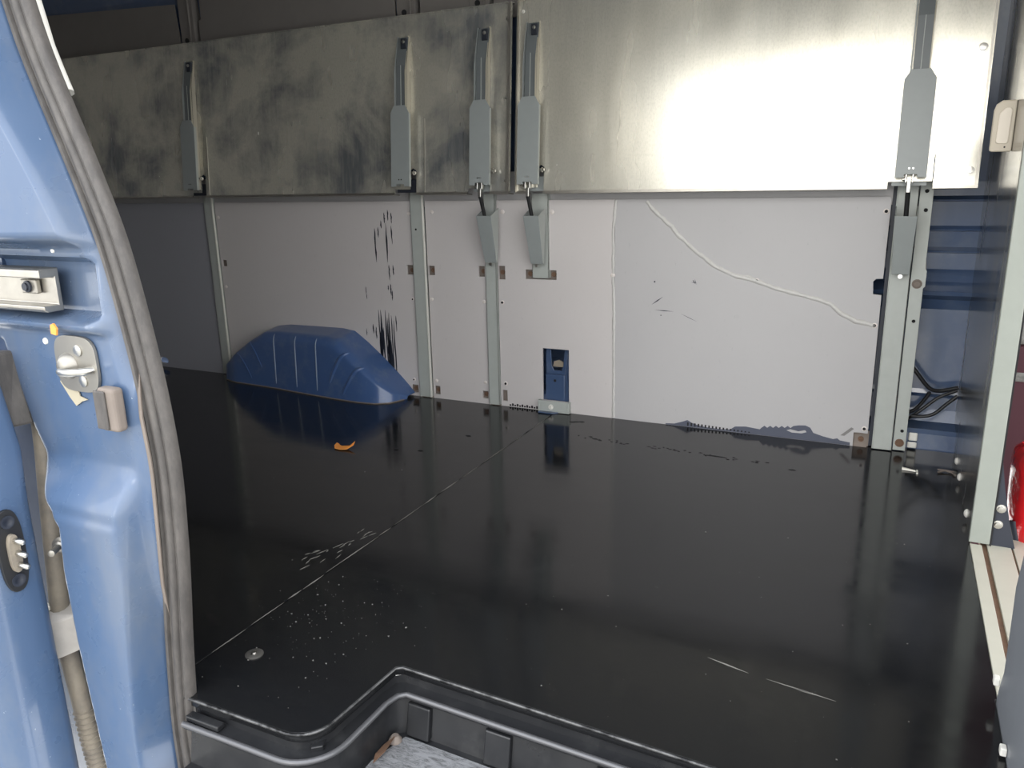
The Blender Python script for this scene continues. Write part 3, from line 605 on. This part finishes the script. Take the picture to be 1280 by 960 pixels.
for xa, xb in [(-.702, -.655), (-.545, -.496), (-.345, -.297), (-.15, -.10)]:
    yy = .998+(xa+.712)*-.0375
    MB().hexa([(xa, yy-.022, -.113), (xb, yy-.0235, -.113), (xb, yy, -.113), (xa, yy, -.113), (xa, yy-.010, -.054), (xb, yy-.0115, -.054), (xb, yy, -.054), (xa, yy, -.054)]).build('riser_rib', 'step', st, bevel=.003)
MB().hexa([(-.760, .800, -.036), (-.745, .812, -.036), (-.752, .83, -.036), (-.77, .815, -.036), (-.760, .800, -.026), (-.745, .812, -.026), (-.752, .83, -.026), (-.77, .815, -.026)]).build('moulded_catch', 'step', st, bevel=.002)
MB().box(-1.003, -.93, .772, .788, -.034, -.024).build('moulded_catch', 'step', st, bevel=.002)
MB().lathe((-.712, .958, -.115), (0, 0, 1), [(0, .012), (.004, .012), (.012, .006)], 10).build('grit_heap', 'dusty', st, smooth=True)

lf = empty('dead_leaf', (-.715, .925, -.114)); tag(lf, 'brown dry leaf in the corner of the door step', 'leaf')
MB().add([(0, -.03, .0), (.010, -.008, .010), (.006, .03, .012), (-.006, .012, .004), (-.008, -.012, .002), (0, -.03, .001), (.010, -.008, .011), (.006, .03, .013), (-.006, .012, .005), (-.008, -.012, .003)],
         [(0,1,2,3,4), (5,6,7,8,9), (0,1,6,5), (1,2,7,6), (2,3,8,7), (3,4,9,8), (4,0,5,9)]).build('leaf_blade', 'rust', lf)
lf = empty('orange_leaf', (-1.558, 1.918, .001)); tag(lf, 'curled orange leaf lying on the black floor below the wheel arch', 'leaf')
n = 8; a_ = [(-.042, .030, .004), (-.034, .006, .003), (-.018, -.012, .001), (.004, -.016, .001), (.026, -.008, .002), (.040, .012, .012), (.036, .026, .020), (.018, .014, .004), (.0, .012, .002), (-.018, .016, .003), (-.028, .024, .004)]
n = len(a_); MB().add(a_+[(x, y_, z+.0015) for x, y_, z in a_], [tuple(range(n)), tuple(range(2*n-1, n-1, -1))]+[(i, (i+1) % n, n+(i+1) % n, n+i) for i in range(n)]).build('leaf_blade', 'leaf', lf)
pp = empty('paper_scrap', (.098, 2.395, .001)); tag(pp, 'small folded white paper scrap on the floor by the blue gap', 'scrap')
MB().hexa([(-.020, -.006, 0), (.016, -.010, 0), (.016, -.002, 0), (-.020, .004, 0), (-.020, -.005, .006), (.014, -.008, .003), (.014, -.003, .003), (-.020, .003, .006)]).box(.0165, .021, -.028, .0, 0, .0035).build('paper_strip', 'paper', pp)
tw = empty('twig', (.200, 2.41, .001)); tag(tw, 'thin grey twig on the floor against the bulkhead sheet', 'twig')
MB().tube([(-.03, -.01, .003), (-.012, .004, .005), (.004, 0, .003), (.014, -.02, .003)], .0025, 6).build('twig_stem', 'dusty', tw, smooth=True)
MB().tube([(-.03, .012, .003), (-.008, .005, .006), (.012, .008, .003)], .002, 6).build('twig_stem', 'dusty', tw, smooth=True)
td = empty('floor_washer', (-.994, .928, .0002)); tag(td, 'dull round steel washer and bolt near the floor corner', 'washer')
MB().lathe((0, 0, 0), (0, 0, 1), [(0, .0165), (.002, .0165), (.003, .015), (.003, .006)], 24).build('washer_disc', Mat('dull_steel', lin(96, 94, 90), .5, .6).m, td, smooth=True)
bolt_head('bolt', (0, 0, .003), (0, 0, 1), .006, .003, 'steel', td)

# ---- door pillar (rear jamb of the doorway): one pressed panel
SEAL = [(-.20, -1.030), (-.057, -1.031), (.104, -1.015), (.256, -.995), (.422, -.983), (.55, -.993), (.646, -1.008), (.764, -1.030), (.878, -1.073), (.957, -1.105), (1.035, -1.137), (1.10, -1.152), (1.30, -1.20), (1.64, -1.26)]
def valley(z): return interp([(-.30, -1.150), (-.10, -1.165), (.10, -1.178), (.235, -1.180), (.31, -1.172), (.40, -1.235), (.46, -1.262), (.60, -1.30), (.64, -1.42)], z)
def pillar_y(x, z):
    xe = interp(SEAL, z)-.012; fl = sm(xe-.030, xe-.004, x)
    y_ = .768
    up = sm(.748, .775, z)                                            # upper panel swells outwards
    y_ -= up*(.030+.045*sm(-1.05, -1.25, x)-.020*sm(.95, 1.25, z))
    rec = sm(.640, .655, z)*(1-sm(.728, .742, z))*sm(-1.045, -1.085, x) # pocket for the sliding track
    y_ += rec*.028
    led = sm(.622, .634, z)*(1-sm(.642, .656, z))*sm(-1.03, -1.06, x); y_ -= led*.018
    bul = (1-sm(.345, .420, z))*sm(-1.012, -1.040, x); y_ -= bul*.042
    y_ -= (1-sm(.322, .338, z))*.004*sm(-1.03, -1.05, x)
    v = valley(z); y_ += sm(v+.004, v-.030, x)*(.075*(1-sm(.60, .64, z)))
    return y_*(1-fl)+(.788-.016*sm(.10, .25, z)*(1-sm(.50, .60, z)))*fl
NZ, NXX = 420, 130; vs_, fs = [], []
for j in range(NZ+1):
    z = -.46+2.10*j/NZ; xr = interp(SEAL, z)-.012; xl = -1.42
    for i in range(NXX+1):
        x = xr+(xl-xr)*(i/NXX)**1.5; vs_.append((x, pillar_y(x, z), z))
for j in range(NZ):
    for i in range(NXX): a = j*(NXX+1)+i; fs.append((a, a+1, a+NXX+2, a+NXX+1))
pi = MB().add(vs_, fs).build('door_pillar', 'pillar', None, smooth=True)
q = pi.modifiers.new('thick', 'SOLIDIFY'); q.thickness = .002; q.offset = 1
tag(pi, 'pressed blue door pillar with dirt and chips beside the rubber seal', 'pillar')
# flange edge, inside trim
P = [(interp(SEAL, z)-.012, pillar_y(interp(SEAL, z)-.012, z), z) for z in [-.25+1.88*i/60 for i in range(61)]]
MB().tube(P, .003, 6).build('flange_edge', 'dusty', pi, smooth=True)
tr = [(interp(SEAL, z)-.004, .822, z) for z in [.975+.66*i/20 for i in range(21)]]
MB().tube(tr, .013, 8, .5).build('inner_trim', 'white', pi, smooth=True)
zz = [-.25+1.88*i/40 for i in range(41)]
MB().add([(interp(SEAL, z)-.008, .794, z) for z in zz]+[(interp(SEAL, z)-.16, .872, z) for z in zz], [(i, i+1, 42+i, 41+i) for i in range(40)]).build('inner_return', 'dark', pi)
mb = MB(); zz = [-.016+.20*i/10 for i in range(11)]
mb.add([(interp(SEAL, z)+.012-.016*i/10, .806, z) for i, z in enumerate(zz)]+[(interp(SEAL, z)-.06-.016*i/10, .872, z) for i, z in enumerate(zz)], [(i, i+1, 12+i, 11+i) for i in range(10)]); mb.build('inner_corner', 'pillar', pi)
for x, z, r in [(-1.19, .607, .006), (-1.135, .749, .004)]: MB().lathe((x, pillar_y(x, z)+.001, z), (0, -1, 0), [(0, r), (.003, r*.8)], 10).build('paint_blob', 'white', pi, smooth=True)
t = MB().lathe((-1.219, .752, .259), (.55, -.83, .05), [(0, .014), (.004, .014), (.006, .009), (.012, .009), (.014, .0055), (.040, .0055), (.041, .004)], 14).build('guide_bolt', 'zinc', pi, smooth=True, label='zinc guide bolt')

# ---- rubber seal
zz = [-.44+2.06*i/120 for i in range(121)]; path = [Vector((interp(SEAL, z), .792, z)) for z in zz]
for _ in range(10): path = [path[0]]+[(path[i-1]+path[i]*2+path[i+1])/4 for i in range(1, 120)]+[path[-1]]
frames = []
for i in range(121):
    tgt = (path[min(i+1, 120)]-path[max(i-1, 0)]).normalized(); n = Vector((.35, -.94, 0)); n = (n-tgt*n.dot(tgt)).normalized(); frames.append((tgt.cross(n).normalized()*-1, n))
prof = [(-.021, -.006), (-.023, .004), (-.020, .010), (-.015, .011), (-.012, .006), (-.009, .006), (-.006, .013), (-.001, .015), (.003, .013), (.005, .009), (.007, .009), (.010, .013), (.016, .012), (.021, .005), (.022, -.004), (.016, -.010), (-.014, -.010)]
if frames[0][0].x < 0: prof = [(-a, b) for a, b in prof]
se = MB().sweep(path, prof, frames).build('door_seal', 'seal', None, smooth=True); tag(se, 'long grey ribbed rubber door seal curving down the pillar', 'seal')

# ---- things on the pillar
t = empty('door_track', (-1.145, .745, .665)); tag(t, 'bright metal sliding door track end in the pillar pocket', 'track')
MB().plate([(-.002, .0), (.024, .0), (.030, .004), (.030, .010), (.006, .010), (.006, .052), (.030, .052), (.030, .064), (.024, .066), (-.002, .066)], .36, (0, .03, -.008), (0, -1, 0), (0, 0, 1)).build('track_channel', 'rail', t, bevel=.0015)
q = MB().box(-.068, -.032, .014, .0225, .018, .040).build('track_stop', 'zinc', t, bevel=.002)
MB().lathe((-.050, .014, .029), (0, -1, 0), [(0, .009), (.003, .009), (.004, .006), (.007, .006), (.007, .003)], 14).build('bolt', 'dark', q, smooth=True)
t = empty('door_striker', (-1.117, .7665, .577)); tag(t, 'rounded zinc striker plate with loop on the blue pillar', 'latch')
o_l = []
for k in range(40):
    a = 2*math.pi*k/40; c, s_ = math.cos(a), math.sin(a); o_l.append((.047*math.copysign(abs(c)**.55, c), .044*math.copysign(abs(s_)**.55, s_)))
MB().plate(o_l, .005, (0, .0, 0)).build('striker_plate', 'zinc', t, bevel=.0015)
MB().lathe((-.018, -.005, -.004), (0, -1, 0), [(0, .021), (.005, .019), (.012, .012), (.015, .005)], 18).build('striker_dome', 'zinc', t, smooth=True)
MB().tube([(-.020, -.002, -.010), (-.016, -.022, -.010), (-.004, -.028, -.009), (.022, -.026, -.007), (.034, -.020, -.006), (.036, -.002, -.006)], .0062, 10).build('striker_loop', 'steel', t, smooth=True)
for x, z in [(.010, .022), (.012, -.026)]: MB().lathe((x, -.005, z), (0, -1, 0), [(0, .009), (.002, .009), (.003, .004)], 14).build('screw', 'steel', t, smooth=True)
t = empty('rubber_bumper', (-1.036, .764, .516)); tag(t, 'small dusty rubber bumper block on the pillar beside the seal', 'bumper')
MB().box(-.022, .016, -.020, .0, -.034, .034).build('bumper_body', 'dusty', t, bevel=.006, seg=3)
MB().box(-.024, .0, -.024, -.020, -.030, .030).build('bumper_face', 'seal', t, bevel=.003)
lb = MB().plate([(-1.168, .545), (-1.150, .520), (-1.138, .507), (-1.122, .516), (-1.108, .520), (-1.125, .524), (-1.128, .536), (-1.145, .542)], .0015, (0, .7665, 0)).build('torn_label', Mat('old_label', lin(160, 152, 132), .8).m)
tag(lb, 'torn yellowed sticker remains under the striker plate', 'sticker')
t = MB().plate([(-.006, 0), (.005, -.002), (.008, .008), (.002, .016), (-.005, .013)], .003, (-1.124, .742, .628)).build('orange_leaf', 'leaf'); tag(t, 'tiny orange leaf fragment caught above the striker plate', 'leaf')
# ---- outer skin return with electric contact
ys = [(-1.232, .716), (-1.226, .712), (-1.222, .70), (-1.222, .665), (-1.224, .645), (-1.234, .622), (-1.256, .604), (-1.30, .594), (-1.50, .586), (-2.2, .582)]
zs = [-.45+1.07*i/12 for i in range(13)]; vs_ = [(x-.06*sm(.45, .62, z), y_+.012*sm(.3, .62, z), z) for z in zs for x, y_ in ys]; k = len(ys)
fs = [(j*k+i, j*k+i+1, (j+1)*k+i+1, (j+1)*k+i) for j in range(12) for i in range(k-1)]
qp = MB().add(vs_, fs).build('quarter_panel', 'pillar', None, smooth=True); q = qp.modifiers.new('thick', 'SOLIDIFY'); q.thickness = .002
tag(qp, 'blue outer body panel edge left of the cable conduit', 'body panel')
t = empty('electric_contact', (-1.2205, .671, .284)); tag(t, 'black oval contact plate with three brass pins on the body edge', 'contact')
ov = [(.021*math.copysign(abs(math.cos(a))**.8, math.cos(a))-.012*math.sin(a)*.0, .070*math.copysign(abs(math.sin(a))**.7, math.sin(a))) for a in [2*math.pi*i/36 for i in range(36)]]
MB().plate(ov, .006, (0, 0, 0), (0, 1, 0), (0, 0, 1)).build('contact_plate', 'black', t, bevel=.002)
for z in (.050, -.050): MB().lathe((.006, 0, z), (1, 0, 0), [(0, .011), (.002, .011), (.002, .006), (.001, .005)], 14).build('screw', 'dark', t, smooth=True)
MB().plate([(a*.42, b*.46) for a, b in ov], .008, (.006, 0, -.002), (0, 1, 0), (0, 0, 1)).build('pin_holder', 'conduit', t, bevel=.002)
for z in (.020, -.002, -.022): MB().lathe((.014, .002, z), (1, 0, 0), [(0, .0045), (.020, .0045), (.022, .0025)], 10).build('pin', 'steel', t, smooth=True)
# ---- conduit in the valley
t = empty('cable_conduit', (-1.26, .76, .06)); tag(t, 'beige ribbed cable conduit with square block in the pillar channel', 'conduit')
cp = [(-1.285, .80, .50), (-1.275, .79, .42), (-1.264, .775, .34), (-1.252, .76, .25), (-1.268, .76, .13), (-1.268, .758, .06), (-1.252, .755, -.02), (-1.243, .755, -.13), (-1.225, .752, -.22)]
cp = [(a+1.26, b-.76, c-.06) for a, b, c in cp]
pts = []
for i in range(len(cp)-1):
    for k in range(10): pts.append(Vector(cp[i]).lerp(Vector(cp[i+1]), k/10))
pts.append(Vector(cp[-1]))
for _ in range(12): pts = [pts[0]]+[(pts[i-1]+pts[i]*2+pts[i+1])/4 for i in range(1, len(pts)-1)]+[pts[-1]]
MB().tube(pts, .017, 12).build('conduit_tube', 'conduit', t, smooth=True)
mb = MB()
for i in range(14): mb.lathe(pts[-16+i]*1, (pts[-1]-pts[-16]).normalized(), [(0, .0175), (.0015, .019), (.003, .0175)], 12)
mb.build('conduit_ridges', 'conduit', t, smooth=True, kind='stuff')
MB().hexa([(-.040, -.040, -.012), (.004, -.040, -.020), (.040, -.005, -.005), (.006, .02, 0), (-.040, -.038, .062), (-.004, -.042, .050), (.038, -.005, .062), (.0, .02, .075)]).build('conduit_block', 'block', t, bevel=.003)
MB().box(-.045, -.010, -.036, -.010, .066, .076).build('block_cap', 'paper', t, bevel=.003)
t = empty('rubber_guard', (-1.315, .755, .48)); tag(t, 'dark dusty rubber guard at the left picture edge below the track', 'guard')
MB().hexa([(-.03, -.02, -.01), (.040, -.02, -.02), (.050, .02, -.02), (-.03, .02, -.01), (-.03, -.02, .10), (.030, -.02, .105), (.032, .02, .105), (-.03, .02, .10)]).build('guard_body', 'seal', t, bevel=.005)
